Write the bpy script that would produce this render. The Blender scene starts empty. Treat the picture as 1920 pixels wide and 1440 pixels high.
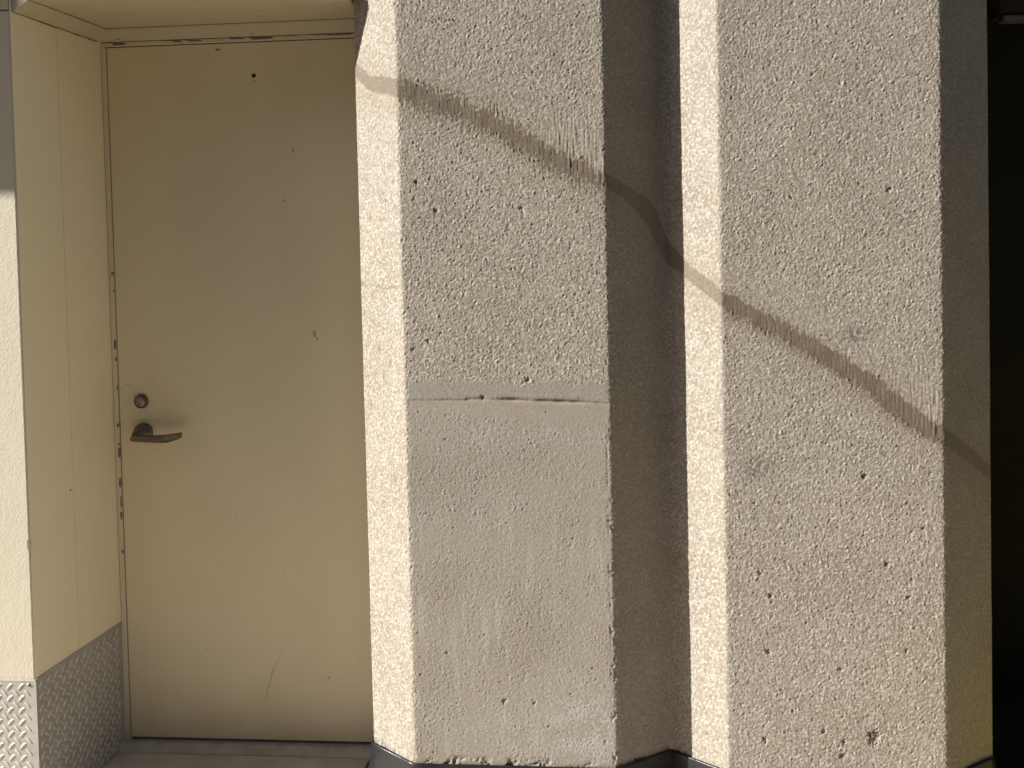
import bpy, bmesh, math, random
import numpy as np
from mathutils import Vector, Matrix

scene = bpy.context.scene
COL = scene.collection
random.seed(7)
RNG = np.random.default_rng(11)

# ------------------------------------------------------------------ camera
cam_data = bpy.data.cameras.new("camera")
cam = bpy.data.objects.new("camera", cam_data)
COL.objects.link(cam)
CAMROT = ((0.9962, 0.0846, -0.0204), (-0.0177, -0.0335, -0.9993), (-0.0852, 0.9959, -0.0319))
r_, d_, f_ = (Vector(v).normalized() for v in CAMROT)
mrot = Matrix(((r_.x, -d_.x, -f_.x), (r_.y, -d_.y, -f_.y), (r_.z, -d_.z, -f_.z))).to_4x4()
mrot.translation = (0, 0, 1.5213)
cam.matrix_world = mrot
cam_data.sensor_width = 36.0
cam_data.lens = 1830.0 / 1920.0 * 36.0
cam_data.shift_x = -(1117.34 - 960.0) / 1920.0
cam_data.shift_y = -(720.0 - 522.1) / 1920.0
cam_data.clip_start = 0.05
cam_data.clip_end = 500
scene.camera = cam

# ------------------------------------------------------------------ sun and sky
SUN_EL, SUN_AZ = math.radians(23.8), math.radians(17.6)   # height, angle off the wall plane
to_sun = Vector((-math.cos(SUN_AZ) * math.cos(SUN_EL), -math.sin(SUN_AZ) * math.cos(SUN_EL), math.sin(SUN_EL)))
world = bpy.data.worlds.new("World")
scene.world = world
world.use_nodes = True
wn = world.node_tree
bg = wn.nodes["Background"]
sky = wn.nodes.new("ShaderNodeTexSky")
sky.sky_type = 'NISHITA'
sky.sun_disc = False
sky.sun_elevation = SUN_EL
sky.sun_rotation = math.atan2(to_sun.x, to_sun.y) % (2 * math.pi)
wn.links.new(sky.outputs[0], bg.inputs[0])
bg.inputs[1].default_value = 0.05
sun_data = bpy.data.lights.new("sun", 'SUN')
sun_data.energy = 5.0
sun_data.angle = math.radians(0.53)
sun_data.color = (1.0, 0.97, 0.915)
sun = bpy.data.objects.new("sun", sun_data)
COL.objects.link(sun)
sun.rotation_euler = (-to_sun).to_track_quat('-Z', 'Y').to_euler()
sun.location = to_sun * 30

scene.render.engine = 'CYCLES'
scene.cycles.max_bounces = 12
scene.cycles.diffuse_bounces = 8
scene.view_settings.view_transform = 'Standard'
scene.view_settings.look = 'None'
scene.view_settings.exposure = 1.13
scene.view_settings.gamma = 1.0
scene.view_settings.use_curve_mapping = False

# ------------------------------------------------------------------ helpers
def tag(o, label=None, cat=None, group=None, kind=None):
    if label: o["label"] = label
    if cat: o["category"] = cat
    if group: o["group"] = group
    if kind: o["kind"] = kind
    return o

def empty(name, loc, **kw):
    o = bpy.data.objects.new(name, None)
    o.empty_display_size = 0.05
    COL.objects.link(o)
    o.location = loc
    return tag(o, **kw)

def link_mesh(name, me, mat, parent=None):
    o = bpy.data.objects.new(name, me)
    COL.objects.link(o)
    if mat and not me.materials:
        me.materials.append(mat)
    if parent is not None:
        o.parent = parent
        # coordinates are world coordinates: undo the parent's offset (parents only translate)
        p, off = parent, Vector((0, 0, 0))
        while p is not None:
            off += p.location
            p = p.parent
        o.location = -off
    return o

def from_bm(name, bm, mat, parent=None, smooth=False):
    bmesh.ops.recalc_face_normals(bm, faces=bm.faces)
    me = bpy.data.meshes.new(name)
    bm.to_mesh(me)
    bm.free()
    if smooth:
        for p in me.polygons: p.use_smooth = True
    return link_mesh(name, me, mat, parent)

def add_box(bm, x0, x1, y0, y1, z0, z1, bevel=0.0):
    vs = [bm.verts.new(p) for p in ((x0,y0,z0),(x1,y0,z0),(x1,y1,z0),(x0,y1,z0),(x0,y0,z1),(x1,y0,z1),(x1,y1,z1),(x0,y1,z1))]
    fs = [bm.faces.new([vs[i] for i in q]) for q in ((0,3,2,1),(4,5,6,7),(0,1,5,4),(1,2,6,5),(2,3,7,6),(3,0,4,7))]
    if bevel > 0:
        es = list({e for f in fs for e in f.edges})
        bmesh.ops.bevel(bm, geom=es, offset=bevel, segments=2, affect='EDGES', profile=0.6)

def box(name, x0, x1, y0, y1, z0, z1, mat, parent=None, bevel=0.0):
    bm = bmesh.new()
    add_box(bm, x0, x1, y0, y1, z0, z1, bevel)
    return from_bm(name, bm, mat, parent)

def lathe_y(name, cx, cz, prof, mat, parent=None, seg=28, y0=0.0, smooth=True):
    """prof: list of (radius, y) -> surface of revolution about the y axis"""
    bm = bmesh.new()
    rings = []
    for r, y in prof:
        rings.append([bm.verts.new((cx + r*math.cos(2*math.pi*k/seg), y0 + y, cz + r*math.sin(2*math.pi*k/seg))) for k in range(seg)] if r > 1e-6 else [bm.verts.new((cx, y0+y, cz))])
    for a, b in zip(rings, rings[1:]):
        for k in range(seg):
            if len(a) == 1: bm.faces.new((a[0], b[k], b[(k+1) % seg]))
            elif len(b) == 1: bm.faces.new((a[k], a[(k+1) % seg], b[0]))
            else: bm.faces.new((a[k], a[(k+1) % seg], b[(k+1) % seg], b[k]))
    o = from_bm(name, bm, mat, parent, smooth)
    return o

def blob_patch(name, pts, axis, pos, thick, mat, parent):
    """thin prism from a 2D outline; axis 'y' -> (x,z) outline facing -y, axis 'x' -> (y,z) outline facing +x"""
    bm = bmesh.new()
    if axis == 'y':
        a = [bm.verts.new((u, pos - thick, v)) for u, v in pts]; b = [bm.verts.new((u, pos, v)) for u, v in pts]
    else:
        a = [bm.verts.new((pos + thick, u, v)) for u, v in pts]; b = [bm.verts.new((pos, u, v)) for u, v in pts]
    bm.faces.new(a); bm.faces.new(b[::-1])
    n = len(pts)
    for k in range(n): bm.faces.new((a[k], a[(k+1) % n], b[(k+1) % n], b[k]))
    return from_bm(name, bm, mat, parent)

def ragged(cx, cz, w, h, n=11, j=0.28):
    out = []
    for k in range(n):
        t = 2*math.pi*k/n
        c, s = math.cos(t), math.sin(t)
        q = 1.0 / max(abs(c), abs(s)) ** 0.7
        r = q * (1 + random.uniform(-j, j*0.4))
        out.append((cx + 0.5*w*c*r, cz + 0.5*h*s*r))
    return out

# ------------------------------------------------------------------ materials
def new_mat(name):
    m = bpy.data.materials.new(name)
    m.use_nodes = True
    nt = m.node_tree
    return m, nt, nt.nodes["Principled BSDF"]

def N(nt, t, **kw):
    n = nt.nodes.new(t)
    for k, v in kw.items(): setattr(n, k, v)
    return n

def mixc(nt, fac, a, b, blend='MIX'):
    m = N(nt, "ShaderNodeMix", data_type='RGBA', blend_type=blend)
    for sock, v in ((m.inputs[0], fac), (m.inputs[6], a), (m.inputs[7], b)):
        if hasattr(v, "links"): nt.links.new(v, sock)
        elif isinstance(v, (tuple, list)): sock.default_value = (*v, 1.0) if len(v) == 3 else v
        else: sock.default_value = v
    return m.outputs[2]

def noise(nt, co, scale, detail=4, rough=0.55, lo=0.35, hi=0.65, stretch=None):
    if stretch:
        mp = N(nt, "ShaderNodeMapping"); mp.inputs['Scale'].default_value = stretch
        nt.links.new(co, mp.inputs[0]); co = mp.outputs[0]
    n = N(nt, "ShaderNodeTexNoise")
    n.inputs['Scale'].default_value = scale; n.inputs['Detail'].default_value = detail; n.inputs['Roughness'].default_value = rough
    nt.links.new(co, n.inputs['Vector'])
    mr = N(nt, "ShaderNodeMapRange")
    mr.inputs[1].default_value = lo; mr.inputs[2].default_value = hi
    nt.links.new(n.outputs[0], mr.inputs[0])
    return mr.outputs[0]

def bump(nt, p, h, strength, dist):
    b = N(nt, "ShaderNodeBump")
    b.inputs['Strength'].default_value = strength; b.inputs['Distance'].default_value = dist
    nt.links.new(h, b.inputs['Height']); nt.links.new(b.outputs[0], p.inputs['Normal'])

def geo_pos(nt):
    return N(nt, "ShaderNodeNewGeometry").outputs['Position']

def paint(name, base, dirt, rough=0.5, bump_scale=260, bump_d=0.0006, dirt_amt=0.25, low_dirt=0.0, stretch=(1, 1, 0.6), lump=0.0, grime=None):
    m, nt, p = new_mat(name)
    co = geo_pos(nt)
    c = mixc(nt, noise(nt, co, 2.3, 5, 0.6, 0.35, 0.75, stretch), base, tuple(b*(1-dirt_amt) + d*dirt_amt for b, d in zip(base, dirt)))
    fine = noise(nt, co, 60, 3, 0.6, 0.62, 0.8)
    ml = N(nt, "ShaderNodeMath", operation='MULTIPLY'); ml.inputs[1].default_value = 0.18
    nt.links.new(fine, ml.inputs[0])
    c = mixc(nt, ml.outputs[0], c, dirt)
    if low_dirt > 0:       # kick and splash dirt near the floor, broken up by noise
        sx = N(nt, "ShaderNodeSeparateXYZ"); nt.links.new(co, sx.inputs[0])
        mr = N(nt, "ShaderNodeMapRange"); mr.inputs[1].default_value = 0.34; mr.inputs[2].default_value = 0.0
        mr.inputs[3].default_value = 0; mr.inputs[4].default_value = low_dirt
        nt.links.new(sx.outputs[2], mr.inputs[0])
        mm = N(nt, "ShaderNodeMath", operation='MULTIPLY'); nt.links.new(mr.outputs[0], mm.inputs[0])
        nt.links.new(noise(nt, co, 9, 6, 0.65, 0.25, 0.75), mm.inputs[1])
        c = mixc(nt, mm.outputs[0], c, dirt)
    if grime:              # hands leave a broken dark bloom round the lock and lever
        vd = N(nt, "ShaderNodeVectorMath", operation='DISTANCE'); nt.links.new(co, vd.inputs[0]); vd.inputs[1].default_value = grime
        mr = N(nt, "ShaderNodeMapRange"); mr.inputs[1].default_value = 0.20; mr.inputs[2].default_value = 0.02; mr.inputs[4].default_value = 0.42
        nt.links.new(vd.outputs['Value'], mr.inputs[0])
        mm = N(nt, "ShaderNodeMath", operation='MULTIPLY'); nt.links.new(mr.outputs[0], mm.inputs[0])
        nt.links.new(noise(nt, co, 24, 6, 0.7, 0.3, 0.75), mm.inputs[1])
        c = mixc(nt, mm.outputs[0], c, dirt)
    nt.links.new(c, p.inputs['Base Color'])
    p.inputs['Roughness'].default_value = rough
    p.inputs['Specular IOR Level'].default_value = 0.35
    h = noise(nt, co, bump_scale, 2, 0.5, 0.2, 0.8)
    if lump > 0:
        ad = N(nt, "ShaderNodeMath", operation='MULTIPLY_ADD'); ad.inputs[1].default_value = lump
        nt.links.new(noise(nt, co, 22, 3, 0.5, 0.3, 0.7), ad.inputs[0]); nt.links.new(h, ad.inputs[2]); h = ad.outputs[0]
    bump(nt, p, h, 0.6, bump_d)
    return m

M_WALL = paint("painted_wall_mat", (0.56, 0.505, 0.395), (0.38, 0.32, 0.23), 0.55, 170, 0.0007, 0.18, lump=0.8)
M_JAMB = paint("jamb_paint_mat", (0.86, 0.742, 0.522), (0.70, 0.58, 0.38), 0.45, 300, 0.0004, 0.25)
M_DOOR = paint("door_paint_mat", (0.775, 0.67, 0.468), (0.53, 0.43, 0.27), 0.42, 320, 0.0004, 0.30, low_dirt=0.45, lump=0.5, grime=(-1.60, 2.856, 1.05))
M_FRAME = paint("frame_paint_mat", (0.74, 0.645, 0.47), (0.42, 0.34, 0.22), 0.45, 300, 0.0004, 0.3, low_dirt=0.6)
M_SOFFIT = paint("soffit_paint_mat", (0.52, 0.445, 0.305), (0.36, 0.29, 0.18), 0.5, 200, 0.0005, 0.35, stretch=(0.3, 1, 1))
M_CHIP = paint("bare_metal_mat", (0.19, 0.165, 0.13), (0.10, 0.08, 0.06), 0.6, 300, 0.0004, 0.5)
M_SCUFF = paint("scuff_mat", (0.50, 0.42, 0.29), (0.2, 0.16, 0.1), 0.55, 300, 0.0002, 0.4)
M_CAULK = paint("gap_mat", (0.10, 0.075, 0.045), (0.05, 0.04, 0.03), 0.8, 200, 0.0004, 0.4)
M_STRIKE = paint("strike_mat", (0.78, 0.72, 0.58), (0.5, 0.44, 0.32), 0.4, 300, 0.0002, 0.2)

def simple(name, col, rough, metal=0.0, var=0.25, scale=30, spec=0.5, bd=0.0):
    m, nt, p = new_mat(name)
    co = geo_pos(nt)
    nt.links.new(mixc(nt, noise(nt, co, scale, 5, 0.6, 0.3, 0.75), col, tuple(c*(1-var) for c in col)), p.inputs['Base Color'])
    p.inputs['Roughness'].default_value = rough; p.inputs['Metallic'].default_value = metal
    p.inputs['Specular IOR Level'].default_value = spec
    if bd > 0: bump(nt, p, noise(nt, co, scale*5, 3, 0.5, 0.2, 0.8), 0.6, bd)
    return m

M_BRONZE = simple("dark_bronze_mat", (0.20, 0.165, 0.11), 0.45, 0.55, 0.3, 40)
M_LOCK = simple("lock_mat", (0.40, 0.34, 0.27), 0.55, 0.6, 0.25, 90)
M_DARKRING = simple("lock_ring_mat", (0.17, 0.13, 0.085), 0.45, 0.8, 0.3, 60)
M_BLACK = simple("black_mat", (0.01, 0.009, 0.008), 0.6)
M_RUBBER = simple("rubber_mat", (0.020, 0.020, 0.021), 0.30, 0.0, 0.4, 14, 0.3, 0.0008)
M_THRESH = simple("threshold_mat", (0.62, 0.56, 0.48), 0.5, 0.1, 0.4, 18)
M_PASSAGE = simple("passage_shade_mat", (0.024, 0.022, 0.014), 0.9, 0.0, 0.4, 4, 0.1)  # near-black walls and floor carry the opening's darkness in their colour
M_LINTEL = simple("lintel_mat", (0.05, 0.038, 0.03), 0.8, 0.0, 0.4, 8, 0.2)
M_LIP = simple("lip_mat", (0.15, 0.15, 0.155), 0.6, 0.2, 0.4, 9)
M_YELLOW = simple("yellow_bounce_mat", (0.70, 0.54, 0.03), 0.6, 0.0, 0.25, 12)

# aluminium tread plate
m, nt, p = new_mat("tread_plate_mat")
co = geo_pos(nt)
c = mixc(nt, noise(nt, co, 11, 6, 0.65, 0.35, 0.72), (0.44, 0.42, 0.385), (0.34, 0.32, 0.29))
c = mixc(nt, noise(nt, co, 120, 3, 0.6, 0.58, 0.8), c, (0.22, 0.19, 0.15))
nt.links.new(c, p.inputs['Base Color'])
p.inputs['Metallic'].default_value = 0.25
mr = N(nt, "ShaderNodeMapRange"); mr.inputs[3].default_value = 0.38; mr.inputs[4].default_value = 0.6
nt.links.new(noise(nt, co, 16, 4, 0.6, 0.3, 0.7), mr.inputs[0]); nt.links.new(mr.outputs[0], p.inputs['Roughness'])
bump(nt, p, noise(nt, co, 150, 3, 0.6, 0.2, 0.8), 0.5, 0.0004)
M_TREAD = m
M_LUG = simple("lug_highlight_mat", (0.64, 0.61, 0.56), 0.32, 0.35, 0.2, 60)  # paler than the plate: lug highlights put into the colour

# ground
m, nt, p = new_mat("ground_mat")
co = geo_pos(nt)
c = mixc(nt, noise(nt, co, 1.3, 6, 0.6, 0.3, 0.7), (0.65, 0.57, 0.465), (0.57, 0.50, 0.40))
c = mixc(nt, noise(nt, co, 14, 6, 0.7, 0.55, 0.8), c, (0.36, 0.30, 0.23))
c = mixc(nt, noise(nt, co, 130, 3, 0.6, 0.6, 0.75), c, (0.52, 0.45, 0.36))
nt.links.new(c, p.inputs['Base Color']); p.inputs['Roughness'].default_value = 0.85
bump(nt, p, noise(nt, co, 90, 5, 0.6, 0.2, 0.8), 0.6, 0.002)
M_GROUND = m

# bush-hammered concrete: colour of stones, film and deposits comes from the mesh, grain from the nodes
m, nt, p = new_mat("concrete_mat")
co = geo_pos(nt)
at = N(nt, "ShaderNodeAttribute"); at.attribute_name = "stone"
c = mixc(nt, noise(nt, co, 210, 3, 0.6, 0.3, 0.7), mixc(nt, 1.0, at.outputs['Color'], (0.88, 0.87, 0.86), 'MULTIPLY'), mixc(nt, 1.0, at.outputs['Color'], (1.12, 1.13, 1.14), 'MULTIPLY'))
vo = N(nt, "ShaderNodeTexVoronoi"); vo.inputs['Scale'].default_value = 75
nt.links.new(co, vo.inputs['Vector'])
mr = N(nt, "ShaderNodeMapRange"); mr.inputs[1].default_value = 0.16; mr.inputs[2].default_value = 0.10
mr.inputs[3].default_value = 0.0; mr.inputs[4].default_value = 0.5
nt.links.new(vo.outputs['Distance'], mr.inputs[0])
sel = N(nt, "ShaderNodeMath", operation='GREATER_THAN'); sel.inputs[1].default_value = 0.80
sc = N(nt, "ShaderNodeSeparateColor"); nt.links.new(vo.outputs['Color'], sc.inputs[0]); nt.links.new(sc.outputs[0], sel.inputs[0])
mu = N(nt, "ShaderNodeMath", operation='MULTIPLY'); nt.links.new(mr.outputs[0], mu.inputs[0]); nt.links.new(sel.outputs[0], mu.inputs[1])
c = mixc(nt, mu.outputs[0], c, (0.16, 0.13, 0.10))
nt.links.new(c, p.inputs['Base Color'])
p.inputs['Roughness'].default_value = 0.88; p.inputs['Specular IOR Level'].default_value = 0.25
bump(nt, p, noise(nt, co, 330, 2, 0.5, 0.2, 0.8), 0.5, 0.0005)
M_CONC = m

# ------------------------------------------------------------------ ground
def sheet(name, x0, x1, y0, y1, zz, mat):
    bm = bmesh.new()
    bm.faces.new([bm.verts.new(q) for q in ((x0, y0, zz), (x1, y0, zz), (x1, y1, zz), (x0, y1, zz))])
    return tag(from_bm(name, bm, mat), kind="structure")
M_ROAD = simple("asphalt_mat", (0.055, 0.053, 0.05), 0.9, 0.0, 0.35, 20, 0.3, 0.003)
M_STEP = simple("recess_floor_mat", (0.64, 0.56, 0.46), 0.75, 0.0, 0.35, 7, 0.4, 0.0012)
PAVE_Y = 0.9  # unseen pale strip before the road, shaped to bounce light into the recess
sheet("ground", -150, 150, -150, 150, -0.125, M_ROAD)
pv = box("bounce_pavement", -40, 40, PAVE_Y, 12, -0.124, 0.0, M_GROUND)
tag(pv, kind="structure")
# unseen building added behind the viewer to keep the low sky off the recess
opp = empty("sky_screen", (0, -8, 0), label="unseen brown block added across the road to screen the low sky", cat="building")
M_OPP = simple("sky_screen_wall_mat", (0.22, 0.17, 0.12), 0.85, 0.0, 0.3, 3, 0.2, 0.003)
M_PANE = simple("sky_screen_glass_mat", (0.02, 0.022, 0.025), 0.1, 0.0, 0.2, 2, 0.6)
box("wall", -18, 18, -14, -8, -0.12, 9.0, M_OPP, opp)
box("parapet", -18.1, 18.1, -14.1, -7.9, 9.003, 9.4, M_OPP, opp)
for r in range(3):
    for k in range(9):
        wf = box("window", -16.6 + k*4, -14.9 + k*4, -7.996, -7.93, 1.0 + r*2.8, 2.6 + r*2.8, M_ROAD, opp)
        box("pane", -16.5 + k*4, -15.0 + k*4, -7.928, -7.92, 1.1 + r*2.8, 2.5 + r*2.8, M_PANE, wf)
sheet("floor", -1.738, -0.80, 2.452, 2.95, 0.004, M_STEP)

YD = 2.856          # door plane
YO = 2.45           # outer wall plane at the left
XJ = -1.743         # jamb plane
ZS = 2.205          # soffit height

# ------------------------------------------------------------------ left painted wall with jamb and kick plates
wall = empty("painted_wall", (-2.4, YO, 0), label="cream painted wall left of the door, bright sunlit front with shaded return and tread plate below", cat="wall")
KZ = 0.391
box("wall_face", -8.0, XJ - 0.002, YO, YO + 0.38, 0.0, 2.176, M_WALL, wall, 0.004)
box("fascia_strip", -8.0, XJ - 0.004, YO - 0.001, YO + 0.3, 2.179, 2.34, M_SOFFIT, wall, 0.002)
box("jamb_panel", XJ - 0.003, XJ, YO + 0.002, 2.6422, KZ - 0.02, 2.215, M_JAMB, wall, 0.001)
box("jamb_panel", XJ - 0.003, XJ + 0.0006, 2.6434, YD + 0.03, KZ - 0.02, 2.215, M_JAMB, wall, 0.001)
blob_patch("paint_chip", ragged(XJ - 0.0045, 0.757, 0.011, 0.028), 'y', YO, 0.0008, M_CHIP, wall)
blob_patch("paint_chip", ragged(2.628, 0.86, 0.006, 0.006), 'x', XJ, 0.0007, M_CHIP, wall)
# unseen block added further along to shade the top of the wall face
PRO = 0.62
XE = XJ - PRO / math.tan(SUN_AZ) + 0.025
HC = 1.692 + PRO / math.sin(SUN_AZ) * math.tan(SUN_EL)
box("shade_caster", -7.6, XE, YO - PRO, YO, HC, HC + 0.9, M_SOFFIT, wall)
box("upper_wall", -8.0, XJ - 0.003, YO + 0.002, YO + 0.37, 2.343, 4.6, M_WALL, wall)
box("upper_wall", XJ - 0.001, -0.8875, 2.765, 2.9, ZS + 0.03, 4.6, M_WALL, wall)

def lug_mesh(name, L, W, H, ang):
    bm = bmesh.new()
    n = 6
    ridge, a, b = [], [], []
    for k in range(n + 1):
        t = -1 + 2*k/n
        w = 0.5*W*math.sqrt(max(0, 1 - t*t)) + 0.0002
        h = H*max(0.0, 1 - t**4)
        u, bend = 0.5*L*t, 0.0022*(1 - t*t)
        c, s = math.cos(ang), math.sin(ang)
        def P(u, v, d): return (u*c - v*s, d, u*s + v*c)
        ridge.append(bm.verts.new(P(u, bend, -h))); a.append(bm.verts.new(P(u, bend - w, 0))); b.append(bm.verts.new(P(u, bend + w, 0)))
    for k in range(n):
        bm.faces.new((a[k], a[k+1], ridge[k+1], ridge[k])); bm.faces.new((ridge[k], ridge[k+1], b[k+1], b[k]))
    bmesh.ops.recalc_face_normals(bm, faces=bm.faces)
    me = bpy.data.meshes.new(name)
    bm.to_mesh(me); bm.free()
    for p in me.polygons: p.use_smooth = True
    me.materials.append(M_LUG)
    return me

LUG_A = lug_mesh("tread_lug", 0.027, 0.0070, 0.0025, math.radians(47))
LUG_B = lug_mesh("tread_lug", 0.025, 0.0070, 0.0022, math.radians(-43))
def tread(parent, origin, u0, u1, z0, z1, side, pitch=0.0325):
    """lugs on a plate; side 'front' faces -y, 'jamb' faces +x (u runs along y)"""
    i = 0
    u = u0
    rows = int((z1 - z0) / (pitch/2))
    cols = int((u1 - u0) / (pitch/2))
    for r in range(rows):
        for q in range(cols):
            if (r + q) % 2: continue
            me = LUG_A if r % 2 == 0 else LUG_B
            o = bpy.data.objects.new("tread_lug", me)
            COL.objects.link(o)
            o.parent = parent
            pos_u, pos_z = u0 + (q + 0.5)*pitch/2, z0 + (r + 0.5)*pitch/2
            if side == 'front':
                o.location = (pos_u - origin[0], 0 - origin[1] + YO - 0.0025, pos_z)
            else:
                o.location = (XJ + 0.0025 - origin[0], pos_u - origin[1], pos_z)
                o.rotation_euler = (0, 0, math.pi/2)

kp = box("kick_plate", -2.03, XJ + 0.0022, YO - 0.0025, YO - 0.0003, 0.0, KZ, M_TREAD, wall)
kp["label"] = "sunlit front tread plate"
kj = box("kick_plate", XJ + 0.0002, XJ + 0.0025, YO - 0.0001, YD - 0.005, 0.0, KZ + 0.002, M_TREAD, wall)
kj["label"] = "shaded tread plate on the return"
box("top_rim", -2.03, XJ + 0.001, YO - 0.0035, YO - 0.0026, KZ - 0.004, KZ + 0.001, M_LUG, kp)
# lug locations are given relative to the plate object, whose origin lies at the world origin
tread(kp, (0, 0), -2.02, XJ - 0.006, 0.004, KZ - 0.008, 'front')
tread(kj, (0, 0), YO + 0.010, YD - 0.016, 0.004, KZ - 0.004, 'jamb')
lathe_y("screw", -1.762, 0.377, [(0.0, -0.0035), (0.003, -0.003), (0.0055, 0.0)], M_LOCK, kp, 12, YO - 0.0026)

# ------------------------------------------------------------------ soffit
sof = empty("door_soffit", (-1.3, 2.65, ZS), label="cream boarded soffit over the door recess with mitred cove trim around its edge", cat="soffit")
def soffit_board(ya0, ya1, yb0, yb1, dz):
    bm = bmesh.new()
    xa, xb = XJ + 0.002, -0.8865
    pts = [(xa, ya0), (xb, ya1), (xb, yb1), (xa, yb0)]
    lo = [bm.verts.new((x, y, ZS + dz)) for x, y in pts]; hi = [bm.verts.new((x, y, ZS + 0.028)) for x, y in pts]
    bm.faces.new(lo); bm.faces.new(hi[::-1])
    for k in range(4): bm.faces.new((lo[k], lo[(k+1) % 4], hi[(k+1) % 4], hi[k]))
    bmesh.ops.bevel(bm, geom=[e for e in bm.edges], offset=0.0025, segments=1, affect='EDGES')
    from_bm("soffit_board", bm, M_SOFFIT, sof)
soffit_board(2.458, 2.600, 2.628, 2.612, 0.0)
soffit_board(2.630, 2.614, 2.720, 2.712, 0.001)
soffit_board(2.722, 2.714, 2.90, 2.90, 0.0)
# cove trim: prism strips with rounded face, mitred at the corner
T, ZL = 0.045, 2.1745
def cove(name, run):
    bm = bmesh.new()
    prof = [(0.0, ZL), (0.007, ZL), (0.012, ZL + 0.006), (0.034, ZL + 0.020), (T - 0.003, ZS - 0.006), (T, ZS - 0.0012), (0.0, ZS - 0.0012)]
    if run == 'head':
        A = [(XJ + 0.001 + t, YD - 0.002 - t, z) for t, z in prof]; B = [(-0.80, YD - 0.002 - t, z) for t, z in prof]
    else:
        A = [(XJ + 0.001 + t, YD - 0.002 - t, z) for t, z in prof]; B = [(XJ + 0.001 + t, 2.456, z) for t, z in prof]
    a = [bm.verts.new(q) for q in A]; b = [bm.verts.new(q) for q in B]
    n = len(prof)
    for k in range(n): bm.faces.new((a[k], a[(k+1) % n], b[(k+1) % n], b[k]))
    bm.faces.new(a[::-1]); bm.faces.new(b)
    return from_bm(name, bm, M_SOFFIT, sof)
cove("cove_trim", 'head')
cove("cove_trim", 'side')
# dark shrinkage gaps where the trim meets boards and frame (thin recessed strips of old sealant)
def strip(name, pts, w, mat, parent, axis):
    bm = bmesh.new()
    prev = None
    for (x, y, z) in pts:
        ww = w*random.uniform(0.35, 1.15)
        if axis == 'z': q = (bm.verts.new((x, y - ww/2, z)), bm.verts.new((x, y + ww/2, z)))
        elif axis == 'y': q = (bm.verts.new((x, y, z - ww/2)), bm.verts.new((x, y, z + ww/2)))
        elif axis == 'x': q = (bm.verts.new((x, y, z - ww/2)), bm.verts.new((x, y, z + ww/2)))
        else: q = (bm.verts.new((x - ww/2, y, z)), bm.verts.new((x + ww/2, y, z)))
        if prev: bm.faces.new((prev[0], prev[1], q[1], q[0]))
        prev = q
    r = bmesh.ops.extrude_face_region(bm, geom=list(bm.faces))
    dv = {'z': (0, 0, -0.0006), 'y': (0, -0.0006, 0), 'x': (0.0006, 0, 0), 'zx': (0, 0, -0.0006)}[axis]
    bmesh.ops.translate(bm, vec=dv, verts=[v for v in r['geom'] if isinstance(v, bmesh.types.BMVert)])
    return from_bm(name, bm, mat, parent)
def wob(a): return random.uniform(-a, a)
strip("sealant_gap", [(XJ + T + 0.002 + k*0.028, YD - 0.002 - T - 0.0008 + wob(0.0007), ZS - 0.0002) for k in range(31)], 0.0036, M_CAULK, sof, 'z')
strip("sealant_gap", [(XJ + T + 0.0012 + wob(0.0006), 2.46 + k*0.023, ZS - 0.0002) for k in range(16)], 0.0034, M_CAULK, sof, 'zx')
strip("sealant_gap", [(XJ + 0.0012, 2.458 + k*0.02, ZL - 0.001 + wob(0.0007)) for k in range(20)], 0.0034, M_CAULK, sof, 'x')
def screw(cx, cz, y, axis='y'):
    return lathe_y("screw", cx, cz, [(0.0, -0.0045), (0.004, -0.0042), (0.0062, -0.001), (0.0062, 0.006)], M_SCUFF, sof, 12, y)
screw(-1.677, 2.182, YD - 0.0125); screw(-1.263, 2.182, YD - 0.0125)
for yy, zz in ((2.463, 2.189), (2.53, 2.196), (2.755, 2.189)):
    o = lathe_y("screw", 0, 0, [(0.0, -0.0045), (0.004, -0.0042), (0.0062, -0.001), (0.0062, 0.006)], M_SCUFF, sof, 12)
    o.rotation_euler = (0, 0, math.pi/2)
    o.location = Vector((XJ + 0.018, yy, zz)) - sof.location

# ------------------------------------------------------------------ door frame
fr = empty("door_frame", (-1.3, YD, 0), label="cream metal door frame with chipped paint, around the closed door", cat="door frame")
DX0, DX1, DZ0, DZ1 = -1.7235, -0.808, 0.029, 2.1575
box("frame_head", -1.741, -0.76, YD - 0.002, YD + 0.1, DZ1 + 0.003, 2.1738, M_FRAME, fr, 0.0015)
box("frame_jamb", -1.741, DX0 - 0.0032, YD - 0.004, YD + 0.1, 0.0, DZ1 + 0.0028, M_FRAME, fr, 0.0015)
box("frame_jamb", DX1 + 0.003, -0.76, YD - 0.002, YD + 0.1, 0.0, DZ1 + 0.0028, M_FRAME, fr, 0.0015)
box("gap_stop", DX0 - 0.003, DX1 + 0.0028, YD + 0.06, YD + 0.095, 0.02, DZ1 + 0.0027, M_CAULK, fr)
bm = bmesh.new()       # sloped sill
prof = [(YD - 0.052, 0.0), (YD - 0.050, 0.008), (YD - 0.018, 0.019), (YD + 0.09, 0.021), (YD + 0.09, 0.0)]
a = [bm.verts.new((-1.7405, y, z)) for y, z in prof]; b = [bm.verts.new((-0.80, y, z)) for y, z in prof]
for k in range(5): bm.faces.new((a[k], a[(k+1) % 5], b[(k+1) % 5], b[k]))
bm.faces.new(a); bm.faces.new(b)
from_bm("threshold", bm, M_THRESH, fr)
strip("sealant_gap", [(-1.740 + k*0.03, YD - 0.0022, 2.1736 + wob(0.0006)) for k in range(31)], 0.003, M_CAULK, fr, 'y')
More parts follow.
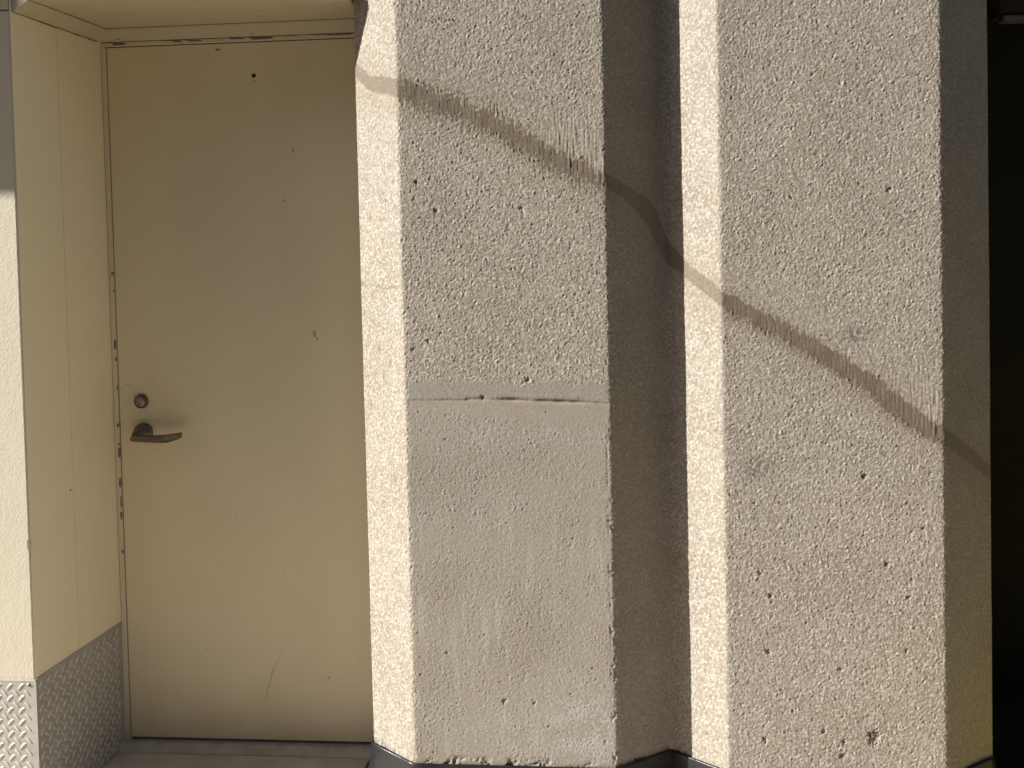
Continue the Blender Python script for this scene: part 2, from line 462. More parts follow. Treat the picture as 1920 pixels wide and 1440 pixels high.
for x, z, w, h in ((-1.7290,1.4707,.0075,.0125),(-1.7275,1.4183,.0045,.009),(-1.7290,1.2543,.008,.032),(-1.7280,1.2082,.006,.0125),
                   (-1.7290,1.0037,.010,.0125),(-1.7280,.9194,.0075,.034),(-1.7285,.8249,.0075,.034),(-1.7275,.7669,.0045,.0375),
                   (-1.7285,.7236,.0078,.025),(-1.7285,.6121,.0078,.0125),(-1.7275,1.12,.004,.012),(-1.7278,.945,.006,.010)):
    blob_patch("paint_chip", ragged(x, z, w, h), 'y', YD - 0.004, 0.0007, M_CHIP, fr)
for x, z, w, h in ((-1.683,2.1675,.045,.008),(-1.445,2.1688,.055,.005),(-1.50,2.169,.03,.004),(-1.237,2.1690,.085,.0075),(-1.31,2.170,.05,.004),(-1.0,2.170,.09,.003)):
    blob_patch("paint_chip", ragged(x, z, w, h, 15), 'y', YD - 0.002, 0.0007, M_CHIP, fr)
box("strike_plate", -1.7325, -1.7272, YD - 0.0055, YD - 0.0035, 1.0235, 1.0865, M_STRIKE, fr, 0.0008)

# ------------------------------------------------------------------ door
door = empty("metal_door", (-1.26, YD, 0), label="closed cream metal door with lever handle and round lock", cat="door")
box("door_leaf", DX0, DX1, YD - 0.001, YD + 0.044, DZ0, DZ1, M_DOOR, door, 0.0015)
lock = empty("lock_cylinder", (0, 0, 0)); lock.parent = door; lock.location = -door.location
bpy.data.objects.remove(lock)
lk = lathe_y("lock_cylinder", -1.652, 1.0776, [(0.0222, 0.0), (0.0218, -0.006), (0.0192, -0.0105), (0.0172, -0.0108), (0.0166, -0.0085)], M_DARKRING, door, 32, YD - 0.001)
lathe_y("lock_face", -1.652, 1.0776, [(0.0167, 0.0), (0.0163, -0.0098), (0.0, -0.0102)], M_LOCK, lk, 32, YD - 0.001)
bm = bmesh.new(); add_box(bm, -1.6535, -1.6515, YD - 0.0122, YD - 0.0105, 1.0655, 1.0755)
from_bm("keyway", bm, M_BLACK, lk)
hd = lathe_y("lever_handle", -1.648, 0.9810, [(0.0298, 0.0), (0.0298, -0.006), (0.0285, -0.0115), (0.0245, -0.0135), (0.014, -0.0145), (0.0125, -0.047), (0.0, -0.048)], M_BRONZE, door, 36, YD - 0.001)
# lever: outline in x,z swept through y with rounded edges, tip bent slightly towards the door
out = [(-1.6590,0.9715),(-1.6585,0.9762),(-1.6550,0.9805),(-1.6490,0.9822),(-1.6400,0.9826),(-1.6280,0.9828),(-1.6080,0.9822),(-1.5880,0.9820),(-1.5660,0.9826),(-1.5450,0.9842),(-1.5250,0.9868),(-1.5082,0.9890),
       (-1.5060,0.9868),(-1.5068,0.9725),(-1.5120,0.9688),(-1.5290,0.9637),(-1.5470,0.9592),(-1.5660,0.9590),(-1.5900,0.9598),(-1.6100,0.9610),(-1.6300,0.9620),(-1.6450,0.9630),(-1.6545,0.9640),(-1.6585,0.9675)]
bm = bmesh.new()
cz = 0.972
rings = []
for yy, sc in ((-0.0085, 0.80), (-0.0065, 0.95), (0.0, 1.0), (0.0065, 0.95), (0.0085, 0.80)):
    rings.append([bm.verts.new((-1.585 + (x + 1.585)*(1 - (1-sc)*0.09), 2.802 + yy + 0.010*max(0, (x + 1.56)/0.055)**1.5 if x > -1.56 else 2.802 + yy, cz + (z - cz)*sc)) for x, z in out])
n = len(out)
for a, b in zip(rings, rings[1:]):
    for k in range(n): bm.faces.new((a[k], a[(k+1) % n], b[(k+1) % n], b[k]))
bm.faces.new(rings[0][::-1]); bm.faces.new(rings[-1])
from_bm("lever", bm, M_BRONZE, hd)
# peephole, little marks and a long scratch
ph = lathe_y("peephole", -1.2638, 2.0577, [(0.0062, 0.0), (0.0058, -0.0022), (0.0045, -0.0024), (0.004, -0.0006), (0.0, -0.0005)], M_BLACK, door, 20, YD - 0.001)
arc = [(-1.2638 + 0.012*math.cos(t), 2.034 + 0.009*math.sin(t)) for t in [math.radians(a) for a in range(20, 161, 20)]] + [(-1.2638 + 0.0095*math.cos(t), 2.0335 + 0.007*math.sin(t)) for t in [math.radians(a) for a in range(160, 19, -20)]]
blob_patch("scuff_mark", arc, 'y', YD - 0.001, 0.0004, M_SCUFF, door)
for x, z, w, h, mt in ((-1.3742,2.1399,.016,.006,M_CHIP),(-1.1797,1.6811,.009,.009,M_SCUFF),(-1.0863,.2266,.008,.009,M_SCUFF),
                       (-1.0995,1.279,.013,.022,M_SCUFF),(-1.092,1.262,.010,.010,M_SCUFF),(-1.150,1.83,.008,.014,M_SCUFF),(-1.47,0.31,.004,.006,M_SCUFF),(-1.603,1.022,.012,.003,M_SCUFF),(-1.695,1.13,.014,.004,M_SCUFF),(-1.68,1.115,.005,.004,M_SCUFF),(-1.36,0.72,.005,.003,M_SCUFF),(-1.22,0.55,.003,.005,M_SCUFF),(-0.99,.29,.004,.004,M_SCUFF)):
    blob_patch("scuff_mark", ragged(x, z, w, h, 13, 0.4), 'y', YD - 0.001, 0.0004, mt, door)
cl = [(-1.2300,.305),(-1.2480,.272),(-1.2640,.240),(-1.2740,.208),(-1.2830,.176),(-1.2880,.150)]
wd = [.0006,.0012,.0022,.0013,.0012,.0005]
blob_patch("scuff_mark", [(x - w, z) for (x, z), w in zip(cl, wd)] + [(x + w, z + .001) for (x, z), w in list(zip(cl, wd))[::-1]], 'y', YD - 0.001, 0.0004, M_SCUFF, door)

# ------------------------------------------------------------------ folded concrete piers
PX = np.array([-0.8851, -0.7383, -0.1879, -0.0462, 0.1073, 0.6684, 0.8156])
PY = np.array([2.6574, 2.5530, 2.5530, 2.6574, 2.5530, 2.5530, 2.6574])
SS = np.concatenate([[0], np.cumsum(np.hypot(np.diff(PX), np.diff(PY)))])
DS = 0.00205
ns = int(round(SS[-1] / DS)) + 1
s = np.linspace(0, SS[-1], ns)
Z0, Z1 = 0.131, 2.42
nz = int(round((Z1 - Z0) / DS)) + 1
z = np.linspace(Z0, Z1, nz)
pad = 76
sp = np.concatenate([s[0] - DS*np.arange(pad, 0, -1), s, s[-1] + DS*np.arange(1, pad + 1)])
def ext(v):
    o = np.interp(sp, SS, v)
    d0 = (v[1]-v[0])/(SS[1]-SS[0]); d1 = (v[-1]-v[-2])/(SS[-1]-SS[-2])
    o = np.where(sp < 0, v[0] + d0*sp, o); o = np.where(sp > SS[-1], v[-1] + d1*(sp-SS[-1]), o)
    return o
def gsm(v, sig):
    k = np.arange(-pad, pad+1)*DS; g = np.exp(-0.5*(k/sig)**2); g /= g.sum()
    return np.convolve(v, g, mode='valid')
ex, ey = ext(PX), ext(PY)
wv = np.exp(-0.5*((s - SS[3])/0.035)**2)
bx = gsm(ex, 0.0035)*(1-wv) + gsm(ex, 0.017)*wv
by = gsm(ey, 0.0035)*(1-wv) + gsm(ey, 0.017)*wv
tx, ty = np.gradient(bx, s), np.gradient(by, s)
tl = np.hypot(tx, ty); nx, ny = ty/tl, -tx/tl          # outward (towards -y)

def band(shape, lam, width, aniso=1.0, seed=0):
    r = np.random.default_rng(seed)
    a = r.standard_normal(shape)
    fs = np.fft.fftfreq(shape[0], DS)[:, None]; fz = np.fft.rfftfreq(shape[1], DS)[None, :]*aniso
    fr_ = np.sqrt(fs**2 + fz**2) + 1e-9
    w = np.exp(-0.5*(np.log(fr_*lam)/width)**2)
    o = np.fft.irfft2(np.fft.rfft2(a)*w, s=shape)
    return o/o.std()
def smooth01(x, a, b):
    t = np.clip((x - a)/(b - a), 0, 1); return t*t*(3 - 2*t)
shape = (ns, nz)
Sg, Zg = s[:, None], z[None, :]
rel = band(shape, 0.0076, 0.28, 1.0, 1)
rel = np.tanh(1.6*rel)/0.78
relh = band(shape, 0.0052, 0.22, 1.0, 21)
rel2 = band(shape, 0.0185, 0.35, 1.0, 2)
low = band(shape, 0.10, 0.5, 1.0, 3)
vlow = band(shape, 0.45, 0.5, 1.0, 4)
drip = band(shape, 0.0090, 0.35, 13.0, 5)
speck = band(shape, 0.013, 0.3, 1.0, 6)
streak = band(shape, 0.05, 0.5, 9.0, 8)
def stones(cell, seed, warp):
    """packed aggregate: per sample the stone's own value, its tilt and the distance to its rim"""
    q = np.random.default_rng(seed)
    gx, gy = int(s[-1]/cell) + 6, int(z[-1]/cell) + 6
    jx, jy = q.uniform(0.08, 0.92, (gx, gy)), q.uniform(0.08, 0.92, (gx, gy))
    val, ta, tb = q.uniform(0, 1, (gx, gy)), q.standard_normal((gx, gy)), q.standard_normal((gx, gy))
    U = s[:, None]/cell + 2 + warp*rel2 + 0.5*warp*relh; V = z[None, :]/cell + 2 + warp*np.roll(rel2, 77, 1) + 0.5*warp*np.roll(relh, 91, 1)
    iu, iv_ = np.floor(U).astype(int), np.floor(V).astype(int)
    d1 = np.full(shape, 9.0); d2 = np.full(shape, 9.0); best = [np.zeros(shape) for _ in range(2)]
    for di in (-1, 0, 1):
        for dj in (-1, 0, 1):
            a, b = np.clip(iu + di, 0, gx-1), np.clip(iv_ + dj, 0, gy-1)
            du, dv = U - a - jx[a, b], V - b - jy[a, b]
            d = np.sqrt(du*du + dv*dv)
            near = d < d1
            d2 = np.where(near, d1, np.minimum(d2, d)); d1 = np.where(near, d, d1)
            best[0] = np.where(near, val[a, b], best[0]); best[1] = np.where(near, ta[a, b]*du + tb[a, b]*dv, best[1])
    return best[0], best[1], d2 - d1
va, tia, ea = stones(0.0071, 31, 0.07)
vb, tib, eb = stones(0.0046, 32, 0.07)
onA = Sg < SS[3]
frontA = smooth01(Sg, SS[1]-.002, SS[1]+.012)*(1 - smooth01(Sg, SS[2]-.006, SS[2]+.004))
frontB = smooth01(Sg, SS[4]-.002, SS[4]+.006)*(1 - smooth01(Sg, SS[5]-.004, SS[5]+.004))
amp = np.full(shape, 1.0) * (1 + 0.05*low)
amp *= np.where(onA, 0.79, 0.76)
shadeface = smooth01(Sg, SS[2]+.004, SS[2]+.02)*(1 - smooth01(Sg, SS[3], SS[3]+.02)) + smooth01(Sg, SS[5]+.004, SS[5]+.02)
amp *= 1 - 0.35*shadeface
zg = np.interp(s, [0.1877,0.3112,0.3907,0.5054,0.6122,0.7253], [1.1223,1.1214,1.1245,1.1200,1.1150,1.1114])[:, None] + 0.0012*low.mean(axis=1, keepdims=True)
zb = np.interp(s, [0.1816,0.3125,0.43,0.5278,0.7291], [1.1683,1.170,1.162,1.1597,1.1608])[:, None]
below = frontA*(1 - smooth01(Zg, zg-.002, zg+.002))
inband = frontA*smooth01(Zg, zg, zg+.003)*(1 - smooth01(Zg, zb-.006 + .004*low, zb+.008 + .004*low))
depthb = zg - Zg
patchy = np.clip(0.55 + 0.28*low + 0.22*vlow, 0.12, 1.0)
lens = np.exp(-0.5*((Sg-0.55)/0.13)**2)*0.035 + 0.012
smoothtop = below*(1 - smooth01(depthb, lens*0.8, lens*2.2))
amp = amp*(1 - below) + below*(0.24 + 0.40*patchy)
amp = amp*(1 - 0.75*smoothtop)*(1 - 0.74*inband)
# liquid film that ran along a diagonal across both piers
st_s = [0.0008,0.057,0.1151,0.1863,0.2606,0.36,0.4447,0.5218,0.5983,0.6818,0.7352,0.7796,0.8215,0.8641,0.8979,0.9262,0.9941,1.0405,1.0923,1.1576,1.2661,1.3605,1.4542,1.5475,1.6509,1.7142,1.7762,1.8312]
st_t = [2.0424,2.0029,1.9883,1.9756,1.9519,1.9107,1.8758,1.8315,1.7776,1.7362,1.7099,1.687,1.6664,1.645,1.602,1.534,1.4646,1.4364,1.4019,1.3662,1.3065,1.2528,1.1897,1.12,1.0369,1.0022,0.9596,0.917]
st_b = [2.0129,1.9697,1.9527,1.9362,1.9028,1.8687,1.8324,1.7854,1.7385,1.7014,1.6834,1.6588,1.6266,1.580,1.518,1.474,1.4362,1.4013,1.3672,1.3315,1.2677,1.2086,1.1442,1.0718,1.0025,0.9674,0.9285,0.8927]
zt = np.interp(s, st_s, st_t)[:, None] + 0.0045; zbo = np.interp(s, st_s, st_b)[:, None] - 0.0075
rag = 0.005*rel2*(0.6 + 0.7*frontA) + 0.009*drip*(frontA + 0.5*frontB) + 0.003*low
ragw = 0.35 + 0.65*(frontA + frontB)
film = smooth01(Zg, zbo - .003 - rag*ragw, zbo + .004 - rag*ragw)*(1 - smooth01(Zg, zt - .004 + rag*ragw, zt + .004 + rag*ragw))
above = smooth01(Zg, zbo, zt)*(1 - smooth01(Zg, zt + .02, zt + .17))
runA = smooth01(Sg, 0.50, 0.64)*(1 - smooth01(Sg, 0.725, 0.735)); runB = smooth01(Sg, 1.48, 1.62)*(1 - smooth01(Sg, 1.648, 1.656))
runs = above*np.clip(runA + runB, 0, 1)
flow = np.exp(-0.5*((Zg - (zt + .03))/.05)**2)*(frontA + frontB)
amp = amp*(1 - 0.72*film)*(1 - 0.55*runs)*(1 - 0.30*flow)
big = smooth01(va, 0.35, 0.45)                      # the rest of the cells are fine matrix
Hs = big*(0.00055*(va - 0.55) + 0.0011*tia + 0.00050*(smooth01(ea, 0.0, 0.30) - 1)) + (1 - 0.6*big)*(0.00040*(vb - 0.5) + 0.00060*tib + 0.00025*(smooth01(eb, 0.0, 0.3) - 1))
H = amp*(Hs + 0.00016*rel + 0.00012*relh + 0.00012*rel2) + 0.00004*low + 0.00025*vlow
H += 0.00036*drip*np.clip(runs + 0.45*film*(frontA+frontB), 0, 1)
H -= 0.0009*film*(frontA + frontB)*np.clip(0.6 + 0.5*low, 0, 1.3)
# joint groove, broken and uneven
gmask = smooth01(Sg, 0.20, 0.32)*(1 - smooth01(Sg, 0.722, 0.728))
gq = smooth01(Sg, 0.26, 0.36)*(1 - smooth01(Sg, 0.60, 0.70))
gn = np.clip(0.8 + 0.5*low[:, 300:301], 0.15, 1.5)
gd = (0.0004 + 0.0036*gmask*(0.25 + 0.75*gq)*gn)*frontA
H -= gd*np.exp(-0.5*((Zg - zg)/(0.0022 + 0.0012*gmask))**2)
H -= 0.0014*below*(1 - smooth01(depthb, 0.0, 0.05))
# crack across the lit side of the left pier
zc = np.interp(s, [0.0, 0.0667, 0.1525, 0.18], [1.433, 1.4277, 1.4228, 1.42])[:, None] + 0.002*rel2[:, :1]
H -= 0.0009*np.exp(-0.5*((Zg - zc)/0.0018)**2)*(Sg < 0.16)
# pits and blow holes
pitm = np.zeros(shape)
def pit(ps, pz, r, d, seed):
    i0, i1 = np.searchsorted(s, [ps - 3*r, ps + 3*r]); k0, k1 = np.searchsorted(z, [pz - 3*r, pz + 3*r])
    if i1 <= i0 or k1 <= k0: return
    q = np.random.default_rng(seed)
    a, e = q.uniform(0, 3.14), q.uniform(0.6, 1.0)
    u, v = s[i0:i1, None] - ps, z[None, k0:k1] - pz
    uu, vv = (u*np.cos(a) + v*np.sin(a)), (-u*np.sin(a) + v*np.cos(a))/e
    rr = np.sqrt(uu**2 + vv**2)/r + 0.22*rel[i0:i1, k0:k1] + 0.1*rel2[i0:i1, k0:k1]
    mk = 1 - smooth01(rr, 0.55, 1.15)
    H[i0:i1, k0:k1] -= d*mk
    pitm[i0:i1, k0:k1] = np.maximum(pitm[i0:i1, k0:k1], mk)
P1 = [(0.2252,1.7040,7),(0.2766,1.6272,7),(0.5072,1.6274,6.5),(0.5138,1.174,8),(0.2472,1.2793,6),(0.2059,1.2584,5.5),(0.4778,1.4675,4),(0.4288,0.307,8.5),(0.5127,0.3043,5),(0.3908,1.127,7),(0.2762,0.4368,5),
      (0.3795,0.4877,4),(0.6257,0.7492,3.5),(0.3024,0.7764,4),(0.6999,0.204,5),(0.42,0.36,3.5),(0.61,0.33,4),(0.55,0.24,4.5),(0.3,0.30,3.5),(0.67,0.40,4)]
P2 = [(1.2748,1.6396,6.5),(1.5196,1.6512,6.5),(1.1813,0.6602,7),(1.2081,0.6012,8),(1.199,0.4526,8.5),(1.3853,0.4076,7.5),(1.5067,0.6865,8.5),(1.5611,0.6006,7.5),(1.1886,0.218,8),(1.3408,0.2428,8),(1.3925,0.2156,9),
      (1.5543,0.4608,6),(1.4511,0.9158,8),(1.3882,0.180,9),(1.17,0.845,5),(1.30,0.53,4.5),(1.42,0.56,4),(1.60,0.78,5)]
for k, (a, b, r) in enumerate(P1 + P2): pit(a, b, r*0.00090, min(0.0038, r*0.00047), 100 + k)
pit(1.4705, 0.2302, 0.021, 0.0042, 60); pit(1.476, 0.224, 0.010, 0.002, 61); pit(1.458, 0.238, 0.007, 0.003, 62); pit(1.525, 1.656, 0.004, 0.004, 63)
q = np.random.default_rng(5)
for k in range(130):            # small blow holes, mostly in the smoother patch
    a, b = q.uniform(0.19, 0.72), (q.uniform(0.14, 1.09) if k < 90 else q.uniform(0.14, 0.32))
    pit(a, b, q.uniform(0.0014, 0.0026), q.uniform(0.0006, 0.0016), 400 + k)
for k in range(60):
    a, b = q.uniform(0.0, 1.83), q.uniform(0.14, 2.3)
    pit(a, b, q.uniform(0.0018, 0.0035), q.uniform(0.001, 0.0022), 800 + k)
# worn and chipped arris on the lower right of the left pier
edge = np.exp(-0.5*((Sg - SS[2])/0.007)**2)
chip = np.clip(rel2 + 0.8*low - 0.4, 0, None)*(1 - smooth01(Zg, 0.3, 1.1)*0.75)
H -= 0.0019*edge*chip*onA
H -= 0.0009*np.exp(-0.5*((Sg - SS[1])/0.006)**2)*np.clip(rel2 + 0.6*low, 0, None)
H -= 0.0008*np.exp(-0.5*((Sg - (SS[2]-0.010))/0.0015)**2)*(Zg < 1.0)*onA*np.clip(0.6+low, 0, 1)
for c0 in (SS[4], SS[5]): H -= 0.0006*np.exp(-0.5*((Sg - c0)/0.006)**2)*np.clip(rel2, 0, None)
H -= 0.0025*(1 - smooth01(Zg, 0.135, 0.16))*np.clip(0.5*rel2 + low, 0, None)*onA

# stone colours, with contrast painted weaker on the shaded faces
warm = np.array([0.262, 0.229, 0.187]); grey = np.array([0.258, 0.229, 0.191]); white = np.array([0.44, 0.40, 0.345])
C = np.empty(shape + (3,))
C[:] = warm
def blend(mask, col, amt=1.0):
    global C
    mk = np.clip(mask*amt, 0, 1)[..., None]
    C = C*(1 - mk) + np.array(col)*mk
blend(smooth01(vlow, -0.8, 1.5)*np.ones(shape), (0.234, 0.202, 0.162), 0.8)
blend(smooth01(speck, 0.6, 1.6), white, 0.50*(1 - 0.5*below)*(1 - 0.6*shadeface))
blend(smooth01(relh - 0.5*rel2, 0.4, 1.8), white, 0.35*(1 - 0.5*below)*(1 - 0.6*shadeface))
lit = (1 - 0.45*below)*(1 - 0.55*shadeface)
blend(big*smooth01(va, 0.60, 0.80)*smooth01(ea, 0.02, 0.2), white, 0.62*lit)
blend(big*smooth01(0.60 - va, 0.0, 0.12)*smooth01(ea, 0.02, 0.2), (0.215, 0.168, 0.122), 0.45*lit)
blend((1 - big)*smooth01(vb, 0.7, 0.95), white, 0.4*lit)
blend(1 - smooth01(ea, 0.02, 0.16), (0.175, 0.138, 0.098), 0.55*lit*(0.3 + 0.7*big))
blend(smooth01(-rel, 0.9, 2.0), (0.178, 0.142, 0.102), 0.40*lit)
blend(smooth01(-speck, 1.5, 2.3), (0.145, 0.119, 0.092), 0.45)
blend(below, grey, 0.6)
blend(below*smooth01(vlow + 0.3*low, 0.0, 1.6), (0.240, 0.207, 0.170), 0.4)
blend(below*smooth01(streak, 0.5, 2.0)*(1 - smooth01(Zg, 0.70, 0.95)), (0.315, 0.290, 0.252), 0.55)
blend(smoothtop*smooth01(Sg, 0.25, 0.4), (0.264, 0.228, 0.178), 0.85)
blend(inband, (0.247, 0.224, 0.190), 0.8)
for a, b, ra, rb, am in ((0.4249,1.0493,.10,.03,.3),(0.3519,1.0138,.08,.04,.45),(0.6101,1.02,.09,.025,.4),(0.50,1.035,.12,.02,.4),(0.6371,0.2749,.09,.07,.8),(0.6925,0.22,.06,.06,.75),(0.55,0.20,.10,.05,.5),(0.2213,0.2659,.05,.06,.45),(0.40,0.25,.08,.05,.35),(0.33,0.83,.12,.05,.35)):
    g = np.exp(-0.5*(((Sg-a)/ra)**2 + ((Zg-b)/rb)**2))
    blend(below*g*smooth01(0.7*low + 0.7*rel2 + 0.4*speck, -0.6, 0.9), (0.320, 0.307, 0.284), am)
for a, b, ra, rb, am in ((1.4351,1.2822,.026,.012,.95),(1.1855,0.9411,.03,.02,.60),(1.16,0.93,.02,.02,.5)):
    blend(np.exp(-0.5*(((Sg-a)/ra)**2 + ((Zg-b)/rb)**2))*smooth01(0.8*rel2 + 0.3*low, -1.0, 0.7), (0.112, 0.102, 0.099), am)
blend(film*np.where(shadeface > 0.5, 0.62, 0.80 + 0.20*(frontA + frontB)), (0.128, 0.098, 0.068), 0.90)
blend(np.exp(-0.5*((Zg - zbo + 0.004 + rag)/.009)**2)*(frontA + frontB), (0.110, 0.085, 0.060), 0.55)  # paints the dark shading along the film's ragged lower edge
halo = np.exp(-0.5*((Zg - zbo + 0.01)/.035)**2) + 0.6*np.exp(-0.5*((Zg - zt - .01)/.04)**2)
blend(np.clip(halo, 0, 1)*(1 - film), (0.228, 0.185, 0.139), 0.35)
blend(runs*smooth01(drip, 0.3, 1.6), (0.178, 0.139, 0.099), 0.45)
blend(pitm, (0.14, 0.118, 0.092), 0.30)
blend(np.exp(-0.5*((Zg - zc)/0.0022)**2)*(Sg < 0.16), (0.158, 0.119, 0.079), 0.6)
blend(np.exp(-0.5*((Zg - zg)/0.0024)**2)*frontA*gmask*(0.25 + 0.75*gq)*np.clip(gn, 0, 1), (0.086, 0.069, 0.053), 0.6)
# rust-coloured flecks on the lit side of the left pier
for a, b in ((0.10,1.55),(0.075,1.26),(0.12,1.22),(0.05,1.62),(0.09,1.18),(0.03,1.10),(0.13,0.9)):
    blend(np.exp(-0.5*(((Sg-a)/.004)**2 + ((Zg-b)/.009)**2)), (0.145, 0.099, 0.046), 0.6)
C = np.clip(C, 0.02, 0.8)

X = bx[:, None] + nx[:, None]*H; Y = by[:, None] + ny[:, None]*H; Zm = np.broadcast_to(Zg, shape)
iv = int(np.argmin(abs(s - SS[3])))

def grid_mesh(name, I0, I1, keep, parent, ends=(None, None), plain_ext=False):
    """surface patch of the pier; keep: bool per quad. Rows are extended up and down with plain concrete."""
    idx = np.arange(ns*nz).reshape(ns, nz)
    q = np.zeros((ns-1, nz-1), bool); q[I0:I1] = keep[I0:I1]
    a = idx[:-1, :-1][q]; b = idx[1:, :-1][q]; c = idx[1:, 1:][q]; d = idx[:-1, 1:][q]
    quads = np.stack([a, b, c, d], 1)
    co = np.stack([X, Y, Zm], -1).reshape(-1, 3); col = C.reshape(-1, 3)
    extra_co, extra_col, extra_q = [], [], []
    base = ns*nz
    if plain_ext:
        cols = np.arange(I0, I1 + 1)
        n = len(cols)
        for zz, row in ((4.6, nz-1), (0.0, 0)):
            k0 = base + sum(len(e) for e in extra_co)
            inset = 0.0 if zz > 1 else 0.004
            extra_co.append(np.stack([bx[cols] - nx[cols]*inset, by[cols] - ny[cols]*inset, np.full(n, zz)], 1))
            extra_col.append(np.tile(warm, (n, 1)))
            lower, upper = (idx[cols, row], k0 + np.arange(n)) if zz > 1 else (k0 + np.arange(n), idx[cols, row])
            extra_q.append(np.stack([lower[:-1], lower[1:], upper[1:], upper[:-1]], 1))
        for side, (ii, ex_) in enumerate(((I0, ends[0]), (I1, ends[1]))):
            if ex_ is None: continue
            k0 = base + sum(len(e) for e in extra_co)
            rows = np.arange(nz)
            extra_co.append(np.stack([np.full(nz, ex_[0]), np.full(nz, ex_[1]), z], 1)); extra_col.append(np.tile(warm, (nz, 1)))
            ea, eb = idx[ii, rows], k0 + rows
            if side == 0: ea, eb = eb, ea
            extra_q.append(np.stack([ea[:-1], eb[:-1], eb[1:], ea[1:]], 1))
    co = np.concatenate([co] + extra_co); col = np.concatenate([col] + extra_col); quads = np.concatenate([quads] + extra_q)
    used = np.zeros(len(co), bool); used[quads.ravel()] = True
    remap = np.cumsum(used) - 1
    co, col, quads = co[used], col[used], remap[quads]
    me = bpy.data.meshes.new(name)
    me.vertices.add(len(co)); me.vertices.foreach_set("co", co.astype(np.float32).ravel())
    nq = len(quads)
    me.loops.add(nq*4); me.loops.foreach_set("vertex_index", quads.astype(np.int32).ravel())
    me.polygons.add(nq)
    me.polygons.foreach_set("loop_start", np.arange(0, nq*4, 4, dtype=np.int32)); me.polygons.foreach_set("loop_total", np.full(nq, 4, np.int32))
    me.polygons.foreach_set("use_smooth", np.ones(nq, bool))
    at_ = me.attributes.new("stone", 'FLOAT_COLOR', 'POINT')
    at_.data.foreach_set("color", np.concatenate([col, np.ones((len(col), 1))], 1).astype(np.float32).ravel())
    me.update(calc_edges=True); me.validate()
    return link_mesh(name, me, M_CONC, parent)

sm = 0.5*(s[:-1] + s[1:])[:, None]; zm = 0.5*(z[:-1] + z[1:])[None, :]
zgm = np.interp(sm[:, 0], s, zg[:, 0])[:, None]; zbm = np.interp(sm[:, 0], s, zb[:, 0])[:, None]
onfront = (sm > SS[1]) & (sm < SS[2])
low_patch = onfront & (zm < zgm) & np.ones((ns-1, nz-1), bool)
band_patch = onfront & (zm >= zgm) & (zm < zbm)
allq = np.ones((ns-1, nz-1), bool)

pierA = empty("concrete_pier", (-0.46, 2.65, 0), label="rough concrete pier beside the cream door, with a horizontal joint above smoother lower half", cat="pier", group="folded concrete piers")
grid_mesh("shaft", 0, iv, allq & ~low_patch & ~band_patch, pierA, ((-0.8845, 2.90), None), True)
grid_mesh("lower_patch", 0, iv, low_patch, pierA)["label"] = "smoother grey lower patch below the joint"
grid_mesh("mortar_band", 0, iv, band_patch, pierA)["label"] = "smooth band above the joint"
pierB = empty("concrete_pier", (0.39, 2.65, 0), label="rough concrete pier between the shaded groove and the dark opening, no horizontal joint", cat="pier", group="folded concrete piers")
grid_mesh("shaft", iv, ns-1, allq, pierB, (None, (0.8150, 3.3)), True)

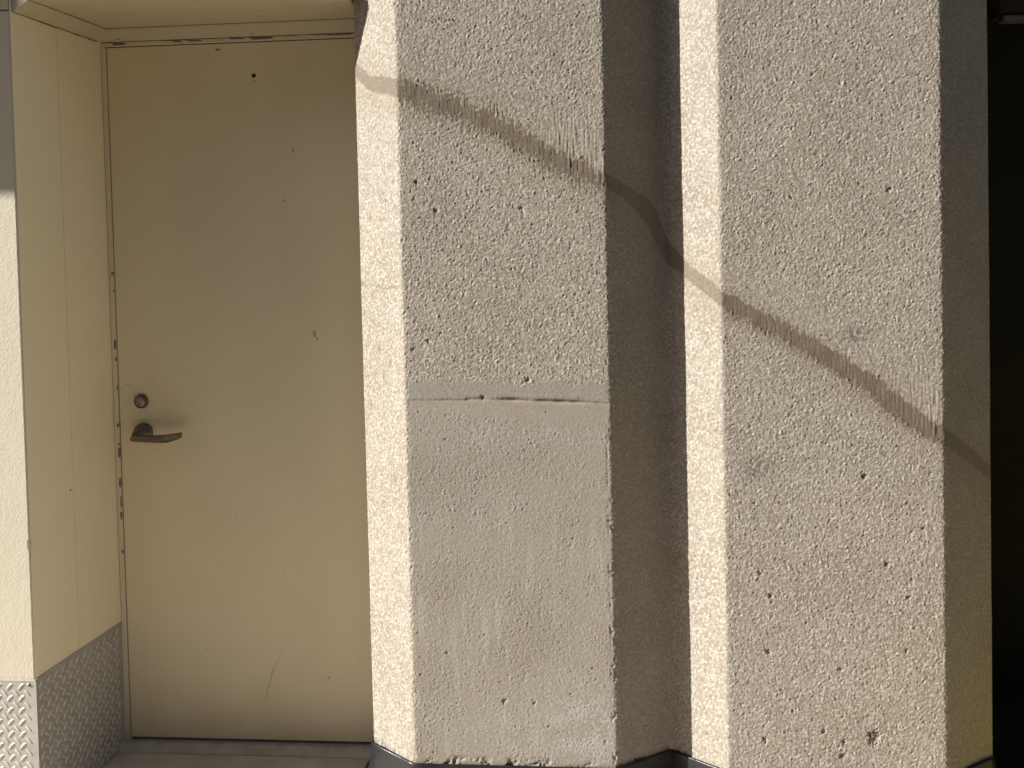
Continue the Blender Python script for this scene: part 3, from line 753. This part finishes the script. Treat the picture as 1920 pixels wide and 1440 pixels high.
# cove base of black rubber round the foot of each pier
def cove_base(pts, parent):
    prof = [(0.003, 0.134), (0.0065, 0.135), (0.0085, 0.131), (0.0095, 0.105), (0.014, 0.075), (0.024, 0.045), (0.040, 0.020), (0.055, 0.009), (0.064, 0.005), (0.066, 0.001)]
    # resample the plan line so that it can sag and swell a little
    fine = [Vector((*pts[0], 0))]
    for p0, p1 in zip(pts, pts[1:]):
        d = Vector((*p1, 0)) - Vector((*p0, 0)); m = max(1, int(d.length/0.02))
        for k in range(1, m+1): fine.append(Vector((*p0, 0)) + d*(k/m))
    nrm = []
    for k in range(len(fine)):
        t0 = (fine[k] - fine[max(k-1, 0)]); t1 = (fine[min(k+1, len(fine)-1)] - fine[k])
        n0 = Vector((t0.y, -t0.x, 0)); n1 = Vector((t1.y, -t1.x, 0))
        n0 = n0.normalized() if n0.length > 0 else n1.normalized(); n1 = n1.normalized() if n1.length > 0 else n0
        nn = (n0 + n1).normalized(); nrm.append(nn / max(0.5, nn.dot(n1)))
    bm = bmesh.new()
    rows = []
    for k, (p0, n0) in enumerate(zip(fine, nrm)):
        w = 0.0012*math.sin(k*0.9) + random.uniform(-0.0008, 0.0008)
        rows.append([bm.verts.new((p0.x + n0.x*(d + w*(zz > 0.02)), p0.y + n0.y*(d + w*(zz > 0.02)), zz + w*0.8*(zz > 0.12))) for d, zz in prof])
    for a, b in zip(rows, rows[1:]):
        for k in range(len(prof)-1): bm.faces.new((a[k], b[k], b[k+1], a[k+1]))
    return from_bm("cove_base", bm, M_RUBBER, parent, True)
cove_base([(-0.8851, 2.79), (-0.8851, 2.6574), (-0.7383, 2.5530), (-0.1879, 2.5530), (-0.0462, 2.6574)], pierA)
cove_base([(-0.0462, 2.6574), (0.1073, 2.5530), (0.6684, 2.5530), (0.8156, 2.6574), (0.8156, 3.0)], pierB)

# ------------------------------------------------------------------ dark opening at the right
pas = empty("dark_passage", (1.5, 4.5, 0), label="dark opening at the right edge, its shade put into near-black walls, behind the right pier", cat="passage")
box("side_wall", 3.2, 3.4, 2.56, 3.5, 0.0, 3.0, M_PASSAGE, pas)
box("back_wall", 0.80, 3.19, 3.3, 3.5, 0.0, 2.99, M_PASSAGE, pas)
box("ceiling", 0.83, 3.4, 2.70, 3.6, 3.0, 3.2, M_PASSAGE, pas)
LZ = 2.208
lin = empty("overhead_lintel", (1.6, 3.24, 2.2), label="dim brown lintel with a pale grey lip, high in the dark opening at top right", cat="lintel")
box("lintel_beam", 1.0195, 3.18, 3.20, 3.298, LZ + 0.018, LZ + 0.30, M_LINTEL, lin, 0.006)
box("metal_lip", 1.030, 3.18, 3.19, 3.25, LZ, LZ + 0.0155, M_LIP, lin, 0.003)

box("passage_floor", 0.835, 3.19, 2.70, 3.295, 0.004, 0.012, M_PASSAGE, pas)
# unseen yellow sheet added on the floor to bounce yellow light upward
bm = bmesh.new()
vs = [bm.verts.new(q) for q in ((0.80, 1.8, 0.004), (2.6, 1.8, 0.004), (2.6, 2.69, 0.004), (0.80, 2.69, 0.004))]
bm.faces.new(vs)
tag(from_bm("bounce_sheet", bm, M_YELLOW), kind="structure")
